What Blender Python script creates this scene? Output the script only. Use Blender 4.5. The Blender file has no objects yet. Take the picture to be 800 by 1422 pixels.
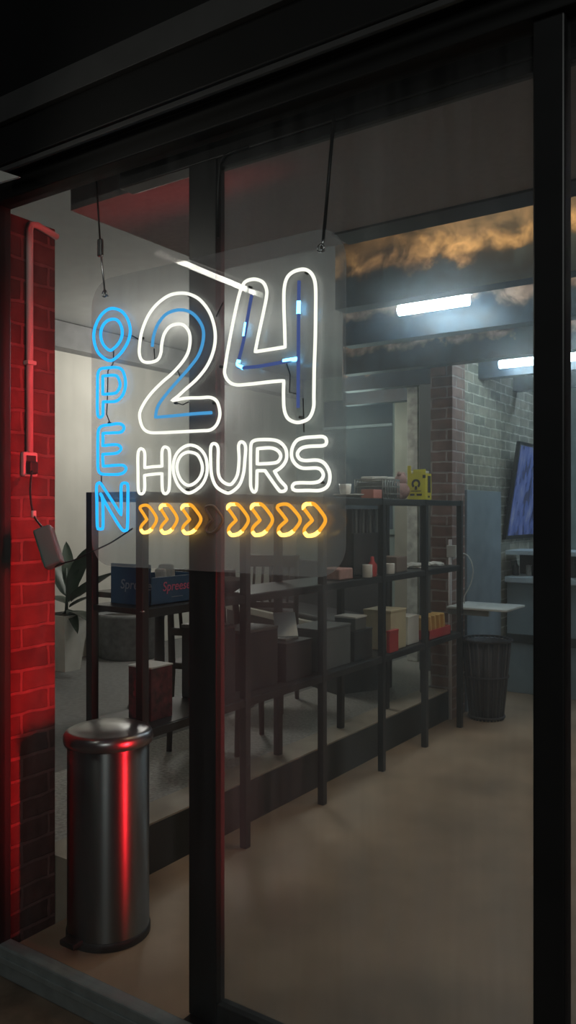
import bpy, bmesh, math, random
from mathutils import Vector, Matrix
random.seed(7)
C = bpy.context.scene
COL = C.collection
PI = math.pi

# ------------------------------------------------------------------ camera, world, exposure
F, CX, CY = 1130.0, 400.0, 711.0            # focal length and centre, in pixels of the 800x1422 frame
CAM = Vector((0.0, -1.76, 1.44))
RIGHT, FWD = Vector((0.825, 0.565, 0)), Vector((-0.565, 0.825, 0))
cd = bpy.data.cameras.new('camera'); cam = bpy.data.objects.new('camera', cd); COL.objects.link(cam)
cd.sensor_fit = 'AUTO'; cd.sensor_width = 36.0; cd.lens = 36.0 * F / 1422.0
cd.clip_start = 0.05; cd.clip_end = 60
cam.location = CAM
cam.rotation_euler = (PI / 2, 0, math.atan2(0.565, 0.825))
C.camera = cam

w = bpy.data.worlds.new('night'); C.world = w; w.use_nodes = True
w.node_tree.nodes['Background'].inputs[0].default_value = (0.35, 0.42, 0.5, 1)
w.node_tree.nodes['Background'].inputs[1].default_value = 0.012
C.view_settings.view_transform = 'Standard'; C.view_settings.look = 'None'
C.view_settings.gamma = 1.0; C.view_settings.use_curve_mapping = False
C.view_settings.exposure = 0.0
C.cycles.transparent_max_bounces = 24
C.cycles.max_bounces = 10
C.cycles.sample_clamp_indirect = 4.0


def area(name, loc, size, energy, color, target=None, sy=None):
    l = bpy.data.lights.new(name, 'AREA'); l.energy = energy; l.color = color
    l.shape = 'RECTANGLE'; l.size = size; l.size_y = sy or size
    o = bpy.data.objects.new(name, l); COL.objects.link(o); o.location = loc
    d = (Vector(target) - Vector(loc)) if target else Vector((0, 0, -1))
    o.rotation_euler = d.to_track_quat('-Z', 'Y').to_euler()
    return o


def point(name, loc, energy, color, r=0.1):
    l = bpy.data.lights.new(name, 'POINT'); l.energy = energy; l.color = color; l.shadow_soft_size = r
    o = bpy.data.objects.new(name, l); COL.objects.link(o); o.location = loc
    return o


# red neon strip on the pier right of the door (out of the frame), vertical
rl = area('red_neon_light', (-0.505, 0.20, 1.3), 0.05, 3.4, (1.0, 0.02, 0.03), (-2.35, 0.06, 1.15), 1.8)
rl.data.spread = math.radians(25)
rl = area('red_soffit_fill', (-0.505, 0.25, 2.15), 0.05, 0.10, (1.0, 0.02, 0.03), (-1.85, 0.14, 2.40), 0.1)  # added narrow red lamp that tints the soffit near the header
rl.data.spread = math.radians(16)
# the lit room at the left
point('left_room_light', (-4.3, 3.3, 2.45), 48.0, (1.0, 0.96, 0.88), 0.25)
point('left_room_far_fill', (-3.9, 5.0, 2.2), 9.0, (0.80, 1.0, 0.92), 0.25)  # unseen fill added to brighten the back wall and its window
# corridor lamps and added beam fills
area('corridor_warm_light', (-1.3, 1.25, 2.93), 0.9, 5.0, (1.0, 0.72, 0.42), (-1.3, 1.7, 2.3), 0.2)
area('corridor_light', (-0.7, 2.1, 2.9), 1.0, 9.0, (1.0, 0.86, 0.72), None, 0.3)
area('corridor_far_light', (-1.0, 5.0, 2.85), 1.2, 34.0, (0.68, 0.85, 1.0), None, 0.5)
point('beam_lamp_1', (-1.3, 2.95, 2.72), 3.0, (1.0, 0.85, 0.75), 0.1)  # unseen fills added between the beams to brighten their papered faces
point('beam_lamp_2', (-2.3, 3.75, 2.72), 3.0, (1.0, 0.85, 0.75), 0.1)
# street light falling on the facade from behind the camera
area('street_light', (2.0, -5.0, 4.0), 1.5, 38.0, (0.95, 1.0, 0.95), (-1.5, 0, 0.8))


def ray(px, py):
    return RIGHT * ((px - CX) / F) + FWD + Vector((0, 0, (CY - py) / F))
def atY(px, py, Y):
    d = ray(px, py); return CAM + d * ((Y - CAM.y) / d.y)
def atX(px, py, X):
    d = ray(px, py); return CAM + d * ((X - CAM.x) / d.x)
def atZ(px, py, Z):
    d = ray(px, py); return CAM + d * ((Z - CAM.z) / d.z)


# ------------------------------------------------------------------ materials
def nt(name):
    m = bpy.data.materials.new(name); m.use_nodes = True
    t = m.node_tree; b = t.nodes['Principled BSDF']; return m, t, b
def N(t, kind, **kw):
    n = t.nodes.new(kind)
    for k, v in kw.items():
        if hasattr(n, k): setattr(n, k, v)
        else: n.inputs[k.replace('_', ' ')].default_value = v
    return n
def L(t, a, b): t.links.new(a, b)


def M(name, col, rough=0.5, metal=0.0, var=0.12, scale=8.0, bump=0.0, emit=None, es=0.0, trans=0.0):
    m, t, b = nt(name)
    b.inputs['Roughness'].default_value = rough; b.inputs['Metallic'].default_value = metal
    if trans: b.inputs['Transmission Weight'].default_value = trans
    tc = N(t, 'ShaderNodeTexCoord'); nz = N(t, 'ShaderNodeTexNoise'); nz.inputs['Scale'].default_value = scale
    nz.inputs['Detail'].default_value = 6
    L(t, tc.outputs['Object'], nz.inputs['Vector'])
    r = N(t, 'ShaderNodeValToRGB')
    c = Vector(col)
    r.color_ramp.elements[0].position = 0.3; r.color_ramp.elements[1].position = 0.7
    r.color_ramp.elements[0].color = (*[max(0, x * (1 - var)) for x in c], 1)
    r.color_ramp.elements[1].color = (*[min(1, x * (1 + var)) for x in c], 1)
    L(t, nz.outputs['Fac'], r.inputs['Fac']); L(t, r.outputs['Color'], b.inputs['Base Color'])
    if bump:
        bp = N(t, 'ShaderNodeBump'); bp.inputs['Strength'].default_value = bump; bp.inputs['Distance'].default_value = 0.01
        L(t, nz.outputs['Fac'], bp.inputs['Height']); L(t, bp.outputs['Normal'], b.inputs['Normal'])
    if emit:
        b.inputs['Emission Color'].default_value = (*emit, 1); b.inputs['Emission Strength'].default_value = es
    return m


def glow(name, col, s):
    m = bpy.data.materials.new(name); m.use_nodes = True; t = m.node_tree
    t.nodes.remove(t.nodes['Principled BSDF'])
    e = N(t, 'ShaderNodeEmission'); e.inputs[0].default_value = (*col, 1); e.inputs[1].default_value = s
    L(t, e.outputs[0], t.nodes['Material Output'].inputs[0]); return m


def brick_mat(name, c1, c2, mortar, bw=0.23, bh=0.075, rough=0.85, axis='xy'):
    m, t, b = nt(name); b.inputs['Roughness'].default_value = rough
    tc = N(t, 'ShaderNodeTexCoord'); sp = N(t, 'ShaderNodeSeparateXYZ'); L(t, tc.outputs['Object'], sp.inputs[0])
    ad = N(t, 'ShaderNodeMath', operation='ADD'); L(t, sp.outputs['X'], ad.inputs[0]); L(t, sp.outputs['Y'], ad.inputs[1])
    cb = N(t, 'ShaderNodeCombineXYZ'); L(t, ad.outputs[0], cb.inputs['X']); L(t, sp.outputs['Z'], cb.inputs['Y'])
    br = N(t, 'ShaderNodeTexBrick')
    for k, v in (('Scale', 1.0), ('Brick Width', bw), ('Row Height', bh), ('Mortar Size', 0.007), ('Mortar Smooth', 0.3), ('Bias', 0.0)):
        br.inputs[k].default_value = v
    br.inputs['Color1'].default_value = (*c1, 1); br.inputs['Color2'].default_value = (*c2, 1); br.inputs['Mortar'].default_value = (*mortar, 1)
    nz = N(t, 'ShaderNodeTexNoise'); nz.inputs['Scale'].default_value = 14; nz.inputs['Detail'].default_value = 8
    L(t, tc.outputs['Object'], nz.inputs['Vector'])
    n2 = N(t, 'ShaderNodeMixRGB', blend_type='ADD'); n2.inputs[0].default_value = 0.018
    L(t, cb.outputs[0], n2.inputs[1]); L(t, nz.outputs['Color'], n2.inputs[2])
    L(t, n2.outputs[0], br.inputs['Vector'])
    mx = N(t, 'ShaderNodeMixRGB', blend_type='OVERLAY'); mx.inputs[0].default_value = 0.7
    L(t, br.outputs['Color'], mx.inputs[1]); L(t, nz.outputs['Fac'], mx.inputs[2]); L(t, mx.outputs[0], b.inputs['Base Color'])
    hb = N(t, 'ShaderNodeMath', operation='MULTIPLY_ADD'); L(t, br.outputs['Fac'], hb.inputs[0]); hb.inputs[1].default_value = -1.0
    L(t, nz.outputs['Fac'], hb.inputs[2])
    bp = N(t, 'ShaderNodeBump'); bp.inputs['Strength'].default_value = 0.8; bp.inputs['Distance'].default_value = 0.008
    L(t, hb.outputs[0], bp.inputs['Height']); L(t, bp.outputs['Normal'], b.inputs['Normal'])
    return m


def glass_mat(name, film, tint=(1, 1, 1), streak=0.0, rough=0.0, ior=1.45, haze=0.0):
    """thin pane: clear, a fresnel reflection, and a film of dust and wiping streaks that scatters light"""
    m = bpy.data.materials.new(name); m.use_nodes = True; t = m.node_tree
    t.nodes.remove(t.nodes['Principled BSDF'])
    tr = N(t, 'ShaderNodeBsdfTransparent'); tr.inputs[0].default_value = (*tint, 1)
    gl = N(t, 'ShaderNodeBsdfGlossy'); gl.inputs['Roughness'].default_value = rough
    fr = N(t, 'ShaderNodeFresnel'); ge = N(t, 'ShaderNodeNewGeometry')
    ir = N(t, 'ShaderNodeMapRange'); ir.inputs[3].default_value = ior; ir.inputs[4].default_value = 1 / ior   # same reflection from both faces of the thin pane
    L(t, ge.outputs['Backfacing'], ir.inputs[0]); L(t, ir.outputs[0], fr.inputs['IOR'])
    m1 = N(t, 'ShaderNodeMixShader'); L(t, fr.outputs[0], m1.inputs[0]); L(t, tr.outputs[0], m1.inputs[1]); L(t, gl.outputs[0], m1.inputs[2])
    df = N(t, 'ShaderNodeBsdfDiffuse'); tl = N(t, 'ShaderNodeBsdfTranslucent')
    df.inputs[0].default_value = (.8, .82, .84, 1); tl.inputs[0].default_value = (.8, .82, .84, 1)
    m2 = N(t, 'ShaderNodeMixShader'); m2.inputs[0].default_value = 0.5; L(t, df.outputs[0], m2.inputs[1]); L(t, tl.outputs[0], m2.inputs[2])
    m3 = N(t, 'ShaderNodeMixShader'); m3.inputs[0].default_value = film
    if streak:
        tc = N(t, 'ShaderNodeTexCoord'); mp = N(t, 'ShaderNodeMapping'); mp.inputs['Scale'].default_value = (22, 22, 1.6)
        nz = N(t, 'ShaderNodeTexNoise'); nz.inputs['Scale'].default_value = 1.0; nz.inputs['Detail'].default_value = 5
        L(t, tc.outputs['Object'], mp.inputs[0]); L(t, mp.outputs[0], nz.inputs['Vector'])
        mr = N(t, 'ShaderNodeMapRange'); L(t, nz.outputs['Fac'], mr.inputs[0])
        mr.inputs[1].default_value = 0.35; mr.inputs[2].default_value = 0.8; mr.inputs[3].default_value = film; mr.inputs[4].default_value = film + streak
        L(t, mr.outputs[0], m3.inputs[0])
    L(t, m1.outputs[0], m3.inputs[1]); L(t, m2.outputs[0], m3.inputs[2])
    L(t, m3.outputs[0], t.nodes['Material Output'].inputs[0])
    if haze:
        vs = N(t, 'ShaderNodeVolumeScatter'); vs.inputs['Density'].default_value = haze; vs.inputs['Anisotropy'].default_value = 0.95
        L(t, vs.outputs[0], t.nodes['Material Output'].inputs['Volume'])
    return m


def cloud_mat(name, hi, mid, seed):
    """wallpaper of a stormy sky: navy cloud bank below, sunlit cloud tops above"""
    m, t, b = nt(name); b.inputs['Roughness'].default_value = 0.45
    tc = N(t, 'ShaderNodeTexCoord'); sp = N(t, 'ShaderNodeSeparateXYZ'); L(t, tc.outputs['Object'], sp.inputs[0])
    mp = N(t, 'ShaderNodeMapping'); mp.inputs['Location'].default_value = (seed * 3.1, seed, 0); L(t, tc.outputs['Object'], mp.inputs[0])
    nz = N(t, 'ShaderNodeTexNoise'); nz.inputs['Scale'].default_value = 5.5; nz.inputs['Detail'].default_value = 8; nz.inputs['Roughness'].default_value = 0.6
    L(t, mp.outputs[0], nz.inputs['Vector'])
    n2 = N(t, 'ShaderNodeTexNoise'); n2.inputs['Scale'].default_value = 8; n2.inputs['Detail'].default_value = 8; n2.inputs['Distortion'].default_value = 0.8
    L(t, mp.outputs[0], n2.inputs['Vector'])
    a = N(t, 'ShaderNodeMath', operation='MULTIPLY_ADD'); L(t, nz.outputs['Fac'], a.inputs[0]); a.inputs[1].default_value = 0.30
    L(t, sp.outputs['Z'], a.inputs[2])
    r = N(t, 'ShaderNodeValToRGB'); e = r.color_ramp.elements
    e[0].position = 0.20; e[0].color = (0.012, 0.03, 0.055, 1); e[1].position = 0.285; e[1].color = (0.02, 0.045, 0.08, 1)
    for p, c in ((0.30, tuple(x * 0.55 for x in mid)), (0.345, hi), (0.40, mid), (0.52, tuple(x * 0.7 for x in mid)), (0.7, mid)):
        q = e.new(p); q.color = (*c, 1)
    L(t, a.outputs[0], r.inputs[0])
    r2 = N(t, 'ShaderNodeValToRGB'); r2.color_ramp.elements[0].position = 0.34; r2.color_ramp.elements[0].color = (.16, .16, .18, 1)
    r2.color_ramp.elements[1].position = 0.62; r2.color_ramp.elements[1].color = (1.5, 1.4, 1.25, 1)
    L(t, n2.outputs['Fac'], r2.inputs[0])
    mx = N(t, 'ShaderNodeMixRGB', blend_type='MULTIPLY'); mx.inputs[0].default_value = 1
    L(t, r.outputs[0], mx.inputs[1]); L(t, r2.outputs[0], mx.inputs[2]); L(t, mx.outputs[0], b.inputs['Base Color'])
    return m


ANROT = 0.25
def brushed(name, col, rough, an):
    m, t, b = nt(name); b.inputs['Base Color'].default_value = (*col, 1); b.inputs['Metallic'].default_value = 1
    b.inputs['Anisotropic'].default_value = an; b.inputs['Anisotropic Rotation'].default_value = ANROT
    tg = N(t, 'ShaderNodeTangent', direction_type='RADIAL', axis='Z'); L(t, tg.outputs[0], b.inputs['Tangent'])
    tc = N(t, 'ShaderNodeTexCoord'); mp = N(t, 'ShaderNodeMapping'); mp.inputs['Scale'].default_value = (3, 3, 160)
    nz = N(t, 'ShaderNodeTexNoise'); nz.inputs['Scale'].default_value = 1; L(t, tc.outputs['Object'], mp.inputs[0]); L(t, mp.outputs[0], nz.inputs['Vector'])
    mr = N(t, 'ShaderNodeMapRange'); mr.inputs[3].default_value = rough - .05; mr.inputs[4].default_value = rough + .05
    L(t, nz.outputs[0], mr.inputs[0]); L(t, mr.outputs[0], b.inputs['Roughness'])
    return m


BLACK = M('black_metal', (0.012, 0.012, 0.012), 0.45)
FRAME = M('black_frame_aluminium', (0.02, 0.02, 0.021), 0.38, 0.0)
SILL = M('worn_grey_sill', (0.30, 0.335, 0.335), 0.4, 0.2, 0.12, 20)
TRIM = M('dull_grey_trim', (0.06, 0.06, 0.06), 0.6)
HEADER = M('black_fascia', (0.006, 0.006, 0.006), 0.6)
FLOOR = M('stained_concrete', (0.36, 0.255, 0.17), 0.55, 0, 0.28, 2.4, 0.05)
GROUND = M('pavement', (0.2, 0.15, 0.11), 0.8, 0, 0.35, 9, 0.1)
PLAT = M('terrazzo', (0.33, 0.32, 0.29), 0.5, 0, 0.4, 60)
DIMFLOOR = M('dimmed_floor', (0.16, 0.16, 0.155), 0.7, 0, 0.2, 30)
TAN = M('tan_edging', (0.42, 0.36, 0.28), 0.6)
RISER = M('dark_riser', (0.018, 0.024, 0.022), 0.5)
PLASTER = M('grey_soffit_plaster', (0.42, 0.395, 0.39), 0.9, 0, 0.06, 60)
WALLW = M('smooth_plaster', (0.62, 0.60, 0.54), 0.8, 0, 0.10, 2.2)
CEILW = M('white_ceiling', (0.34, 0.34, 0.33), 0.9, 0, 0.05)
GREYBAND = M('grey_band', (0.24, 0.24, 0.24), 0.8)
BACKW = M('grey_green_plaster', (0.27, 0.32, 0.30), 0.8, 0, 0.12, 3)
BEIGE = M('beige_column_paint', (0.32, 0.29, 0.24), 0.8)
CONC = M('pale_speckled_concrete', (0.5, 0.5, 0.45), 0.8, 0, 0.4, 14)
WAINS = M('blue_grey_panel', (0.26, 0.31, 0.35), 0.55)
RBRICK = brick_mat('pillar_brick', (0.14, 0.05, 0.045), (0.075, 0.033, 0.03), (0.2, 0.09, 0.085))
RBRICK2 = brick_mat('red_brick', (0.26, 0.15, 0.12), (0.2, 0.12, 0.10), (0.36, 0.31, 0.28))
GBRICK = brick_mat('grey_brick', (0.33, 0.31, 0.24), (0.22, 0.22, 0.18), (0.5, 0.48, 0.4))
DBRICK = brick_mat('dark_brick', (0.14, 0.06, 0.05), (0.08, 0.045, 0.04), (0.16, 0.12, 0.1))
GLASS_OUT = glass_mat('front_glass', 0.012, (.98, .985, .985), 0.03, ior=1.06)
GLASS_DOOR = glass_mat('door_glass', 0.02, (.95, .97, .97), 0.07, haze=30.0)
ACRYLIC = glass_mat('hazy_acrylic', 0.18, (.97, .98, .98), 0.06, 0.0)
WIN = M('night_window_glass', (0.06, 0.085, 0.12), 0.08)
WHITE_N = glow('white_neon', (1.0, 1.0, 0.86), 1.2)
BLUE_N = glow('blue_neon', (0.02, 0.41, 1.0), 1.4)
DIMBLUE_N = glow('dim_blue_neon', (0.06, 0.31, 0.62), 1.1)
DARKBLUE_N = glow('faint_blue_neon', (0.09, 0.14, 0.42), 0.55)
HOTBLUE_N = glow('bright_blue_neon', (0.12, 0.55, 1.0), 7.0)
AMBER_N = glow('amber_neon', (1.0, 0.40, 0.03), 1.15)
HOTAMBER_N = glow('bright_amber_neon', (1.0, 0.58, 0.12), 3.2)
OFFTUBE = M('unlit_tube', (0.38, 0.25, 0.2), 0.4)
LED = glow('led_strip', (1.0, 0.97, 0.85), 30.0)
LAMP = glow('cool_white_tube', (0.72, 0.91, 1.0), 45.0)
STEEL = brushed('brushed_steel', (0.22, 0.23, 0.23), 0.46, 0.97)
LIDM = brushed('lid_steel', (0.27, 0.27, 0.27), 0.3, 0.3)
PLASTIC = M('black_plastic', (0.015, 0.015, 0.015), 0.5)
GREYPL = M('grey_plastic', (0.22, 0.235, 0.225), 0.45)
ADAPT = M('green_grey_plastic', (0.07, 0.22, 0.19), 0.45)
CONDUIT = M('white_pvc', (0.62, 0.56, 0.54), 0.5)
CHROME = M('steel_hook', (0.6, 0.6, 0.6), 0.25, 1.0)
LEAF = M('leaf_green', (0.055, 0.085, 0.06), 0.4, 0, 0.3)
POTW = M('white_pot', (0.62, 0.62, 0.58), 0.6)
STONE = M('grey_stoneware', (0.17, 0.175, 0.175), 0.8, 0, 0.25, 20)
SOIL = M('soil', (0.03, 0.025, 0.02), 0.9)
WOOD = M('dark_wood', (0.035, 0.028, 0.02), 0.5)
PALEWOOD = M('pale_wood', (0.36, 0.35, 0.3), 0.6)
BLUEBOX = M('blue_card', (0.03, 0.10, 0.21), 0.5)
PINK = M('pink_ink', (0.75, 0.16, 0.3), 0.5)
PALEINK = M('pale_ink', (0.3, 0.38, 0.46), 0.5)
YELLOW = M('yellow_card', (0.72, 0.62, 0.04), 0.5)
BLACKINK = M('black_ink', (0.02, 0.02, 0.015), 0.6)
REDCARD = M('red_print', (0.10, 0.012, 0.016), 0.45, 0, 0.8, 30)
DARKCARD = M('dark_card', (0.03, 0.03, 0.032), 0.6)
GREYCARD = M('grey_card', (0.12, 0.13, 0.13), 0.6)
WHITECARD = M('white_card', (0.68, 0.68, 0.64), 0.6)
CREAM = M('cream_card', (0.6, 0.52, 0.34), 0.6)
ORANGE = M('orange_card', (0.62, 0.4, 0.13), 0.6)
REDPL = M('red_plastic', (0.5, 0.05, 0.05), 0.4)
PINKPL = M('pink_plush', (0.5, 0.3, 0.27), 0.9, 0, 0.2, 40)
CERAM = M('white_ceramic', (0.8, 0.8, 0.77), 0.2)
BASKET = M('dark_rattan', (0.035, 0.028, 0.03), 0.6)
BASKETL = M('worn_rattan', (0.08, 0.07, 0.072), 0.6)
TABLEW = M('white_laminate', (0.7, 0.73, 0.7), 0.3)
COUNTER = M('counter_blue_grey', (0.24, 0.30, 0.33), 0.4)
COUNTERTOP = M('counter_top', (0.45, 0.52, 0.56), 0.3)
BOTTLE = M('dark_bottle', (0.03, 0.035, 0.035), 0.1)
TILTCARD = M('pale_blue_card', (0.72, 0.85, 0.95), 0.2, emit=None)


# ------------------------------------------------------------------ geometry helpers
class MB:
    def __init__(s): s.v, s.f, s.sm = [], [], []
    def add(s, vs, fs, smooth=False):
        o = len(s.v); s.v += [Vector(v) for v in vs]; s.f += [tuple(i + o for i in f) for f in fs]; s.sm += [smooth] * len(fs); return s
    def box(s, a, b, bev=0.0, rot=None, piv=None):
        a, b = Vector(a), Vector(b)
        bm = bmesh.new(); bmesh.ops.create_cube(bm, size=1)
        sz = Vector([abs(x) for x in (b - a)]); c = (a + b) / 2
        for v in bm.verts: v.co = Vector((v.co.x * sz.x, v.co.y * sz.y, v.co.z * sz.z))
        if bev: bmesh.ops.bevel(bm, geom=bm.edges[:], offset=min(bev, min(sz) * 0.45), segments=2, affect='EDGES', profile=0.5)
        bm.verts.index_update()
        R = rot or Matrix.Identity(3); p = Vector(piv) if piv is not None else c
        s.add([R @ (v.co + c - p) + p for v in bm.verts], [[v.index for v in f.verts] for f in bm.faces]); bm.free(); return s
    def tube(s, pts, r, closed=False, n=10, cap=True, flat=False):
        pts = [Vector(p) for p in pts]; k = len(pts); rings = []; ref = None
        for i, p in enumerate(pts):
            a = pts[(i - 1) % k] if (closed or i > 0) else p; b = pts[(i + 1) % k] if (closed or i < k - 1) else p
            d = (b - a)
            if d.length < 1e-9: d = Vector((0, 0, 1))
            d.normalize()
            if ref is None: ref = Vector((0, 1, 0)) if abs(d.y) < 0.9 else Vector((1, 0, 0))
            u = (ref - d * ref.dot(d)); u = u.normalized() if u.length > 1e-6 else d.orthogonal().normalized()
            ref = u; vv = d.cross(u)
            rr = r[i] if isinstance(r, (list, tuple)) else r
            rings.append([p + (u * math.cos(2 * PI * j / n) + vv * math.sin(2 * PI * j / n)) * rr for j in range(n)])
        vs = [x for q in rings for x in q]; fs = []
        for i in range(k if closed else k - 1):
            i2 = (i + 1) % k
            for j in range(n):
                fs.append((i * n + j, i * n + (j + 1) % n, i2 * n + (j + 1) % n, i2 * n + j))
        if not closed and cap:
            fs.append(tuple(range(n))[::-1]); fs.append(tuple((k - 1) * n + j for j in range(n)))
        return s.add(vs, fs, True)
    def lathe(s, prof, c, n=48, smooth=True):
        c = Vector(c); vs, fs = [], []; k = len(prof)
        for r, z in prof:
            for j in range(n):
                a = 2 * PI * j / n; vs.append(c + Vector((r * math.cos(a), r * math.sin(a), z)))
        for i in range(k - 1):
            for j in range(n):
                fs.append((i * n + j, i * n + (j + 1) % n, (i + 1) * n + (j + 1) % n, (i + 1) * n + j))
        fs.append(tuple(range(n))[::-1]); fs.append(tuple((k - 1) * n + j for j in range(n)))
        return s.add(vs, fs, smooth)
    def frustum(s, c, w0, d0, w1, d1, h):
        x, y, z = c
        vs = [(x + sx * w / 2, y + sy * d / 2, z + zz) for w, d, zz in ((w0, d0, 0), (w1, d1, h)) for sx, sy in ((-1, -1), (1, -1), (1, 1), (-1, 1))]
        return s.add(vs, [(3, 2, 1, 0), (4, 5, 6, 7), (0, 1, 5, 4), (1, 2, 6, 5), (2, 3, 7, 6), (3, 0, 4, 7)])
    def plate(s, outline, y0, y1):
        """outline in x,z extruded from y0 to y1"""
        k = len(outline)
        vs = [(x, y0, z) for x, z in outline] + [(x, y1, z) for x, z in outline]
        return s.add(vs, [tuple(range(k)), tuple(range(2 * k - 1, k - 1, -1))] + [(i, i + k, (i + 1) % k + k, (i + 1) % k) for i in range(k)])


BASE = {}
def obj(name, mb, mat, parent=None, base=None):
    me = bpy.data.meshes.new(name)
    off = BASE.get(parent.name) if parent is not None else (Vector(base) if base is not None else Vector((0, 0, 0)))
    me.from_pydata([v - off for v in mb.v], [], mb.f); me.update()
    bm = bmesh.new(); bm.from_mesh(me); bmesh.ops.recalc_face_normals(bm, faces=bm.faces[:]); bm.to_mesh(me); bm.free()
    me.polygons.foreach_set('use_smooth', mb.sm)
    for m in (mat if isinstance(mat, (list, tuple)) else [mat]): me.materials.append(m)
    o = bpy.data.objects.new(name, me); COL.objects.link(o)
    if parent is not None: o.parent = parent; BASE[o.name] = off
    else: o.location = off; BASE[o.name] = off
    return o
def thing(name, label, cat, base=(0, 0, 0), group=None):
    o = bpy.data.objects.new(name, None); COL.objects.link(o); o.location = base; o.empty_display_size = 0.05
    BASE[o.name] = Vector(base); return tag(o, label, cat, group)
def tag(o, label, cat, group=None):
    o['label'] = label; o['category'] = cat
    if group: o['group'] = group
    return o
def struct(name, mb, mat, parent=None, base=None):
    o = obj(name, mb, mat, parent, base)
    if parent is None: o['kind'] = 'structure'
    return o
def bx(a, b, bev=0.0, **k): return MB().box(a, b, bev, **k)
def text(name, body, size, mat, loc, rot, parent, extrude=0.0004, shear=0.0, bold=0.0):
    c = bpy.data.curves.new(name, 'FONT'); c.body = body; c.size = size; c.extrude = extrude; c.shear = shear; c.offset = bold
    c.align_x = 'CENTER'; c.align_y = 'CENTER'; c.materials.append(mat)
    tmp = bpy.data.objects.new(name, c)
    me = bpy.data.meshes.new_from_object(tmp); bpy.data.objects.remove(tmp)
    o = bpy.data.objects.new(name, me); COL.objects.link(o); o.parent = parent
    o.location = Vector(loc) - BASE[parent.name]; o.rotation_euler = rot; return o


# ------------------------------------------------------------------ the setting
XP = -2.35                                    # right face of the brick pillar
struct('ground', bx((-6, -6, -0.3), (4, -0.03, -0.09)), GROUND)
struct('floor', bx((-2.28, -0.03, -0.2), (1.3, 7.6, 0.0)), FLOOR)
struct('platform_floor', bx((-5.5, -0.03, -0.2), (-3.1, 7.6, 0.2)), DIMFLOOR)  # far floor coloured darker to imitate the weaker light there
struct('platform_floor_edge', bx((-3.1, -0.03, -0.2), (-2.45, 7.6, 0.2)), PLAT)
struct('trim_1', bx((-2.45, 0.19, -0.2), (-2.283, 3.55, 0.2)), TAN)
struct('trim_2', bx((-2.283, 0.19, -0.01), (-2.278, 3.55, 0.192)), RISER)
struct('wall_left', bx((-5.6, 0.1, 0), (-5.4, 7.6, 3.1)), WALLW)
struct('trim_3', bx((-5.4, 0.2, 2.78), (-5.25, 6.2, 2.99)), GREYBAND)
struct('wall_front', bx((-5.6, -0.03, -0.2), (-2.72, 0.1, 3.1)), WALLW)
struct('wall_back', MB().box((-5.5, 6.3, 0), (1.3, 6.45, 3.1)), BACKW)
struct('wall_right', bx((1.2, 0.0, -0.1), (1.35, 7.5, 3.1)), WALLW)
struct('ceiling', bx((-5.5, 0.1, 3.0), (1.3, 7.6, 3.1)), CEILW)
# low soffit just inside the door
struct('ceiling_soffit', bx((-2.12, 0.06, 2.44), (1.2, 0.74, 3.0)), PLASTER)
struct('ceiling_soffit_end', bx((-2.12, 0.74, 2.44), (-1.52, 0.86, 3.0)), PLASTER)
struct('trim_4', bx((-1.52, 0.74, 2.432), (1.2, 0.86, 3.0)), BLACK)
# ceiling beams papered with a cloudy sky
GOLD = ((0.74, 0.53, 0.30), (0.24, 0.18, 0.12)); DUSK = ((0.55, 0.41, 0.34), (0.28, 0.22, 0.21))
for i, (Y, xl, (hi, mid)) in enumerate(((1.69, -2.08, GOLD), (2.48, -2.50, DUSK), (3.36, -3.02, DUSK), (4.08, -3.45, DUSK), (4.85, -3.9, DUSK))):
    struct('beam_%d' % (i + 1), bx((xl, Y, 2.44), (1.2, Y + 0.10, 3.0)), cloud_mat('sky_wallpaper_%d' % (i + 1), hi, mid, i * 1.7), base=(-2.0, Y, 2.44))
# brick pillar by the front
struct('wall_pillar', bx((-2.75, -0.033, -0.1), (XP, 0.187, 2.46), 0.004), RBRICK)
# brick column and side wall at the far end of the corridor
struct('column_1', bx((-2.418, 3.55, 0), (-2.253, 3.78, 3.0), 0.004), RBRICK2)
struct('wall_side', bx((-2.45, 3.78, 0), (-2.27, 6.3, 3.0)), GBRICK)
struct('trim_5', bx((-2.27, 3.80, 0), (-2.245, 4.5, 1.60), 0.004), WAINS)
# beige columns of the left room
p0, p1 = atY(548, 0, 5.6).x, atY(566, 0, 5.6).x
struct('column_2', bx((p0, 5.6, 0.2), (p1, 5.9, 3.0), 0.005), BEIGE)
p0, p1 = atY(565, 0, 4.4).x, atY(580, 0, 4.4).x
struct('column_3', bx((p0, 4.4, 0.2), (p1, 4.5, 3.0), 0.005), CONC)
p0, p1 = atY(582, 0, 4.1).x, atY(599, 0, 4.1).x
struct('column_4', bx((p0, 4.1, 0.2), (p1, 4.25, 3.0), 0.005), GREYCARD)
# dark pier at the right of the door
struct('wall_pier', bx((-0.43, 0.10, -0.1), (0.5, 0.45, 3.0)), DBRICK)
# window in the back wall
wa, wb = atY(300, 0, 6.27).x, atY(546, 0, 6.27).x
zt, zb = atY(510, 553, 6.27).z, 1.25
win = struct('window_1', bx((-5.0, 6.285, zb), (wb, 6.31, zt)), WIN)
fm = MB()
for a, b in (((-5.05, 6.26, zt), (wb + .04, 6.30, zt + .08)), ((-5.05, 6.24, zb - .06), (wb + .04, 6.30, zb)), ((wb, 6.26, zb), (wb + .04, 6.30, zt)), ((-5.05, 6.26, zb), (-5.0, 6.3, zt))):
    fm.box(a, b, 0.004)
obj('window_frame', fm, BACKW, win)
zr = atY(510, 590, 6.26).z
obj('window_transom', bx((-5.0, 6.24, zr - .03), (wb, 6.30, zr), 0.004), COUNTERTOP, win)

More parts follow.
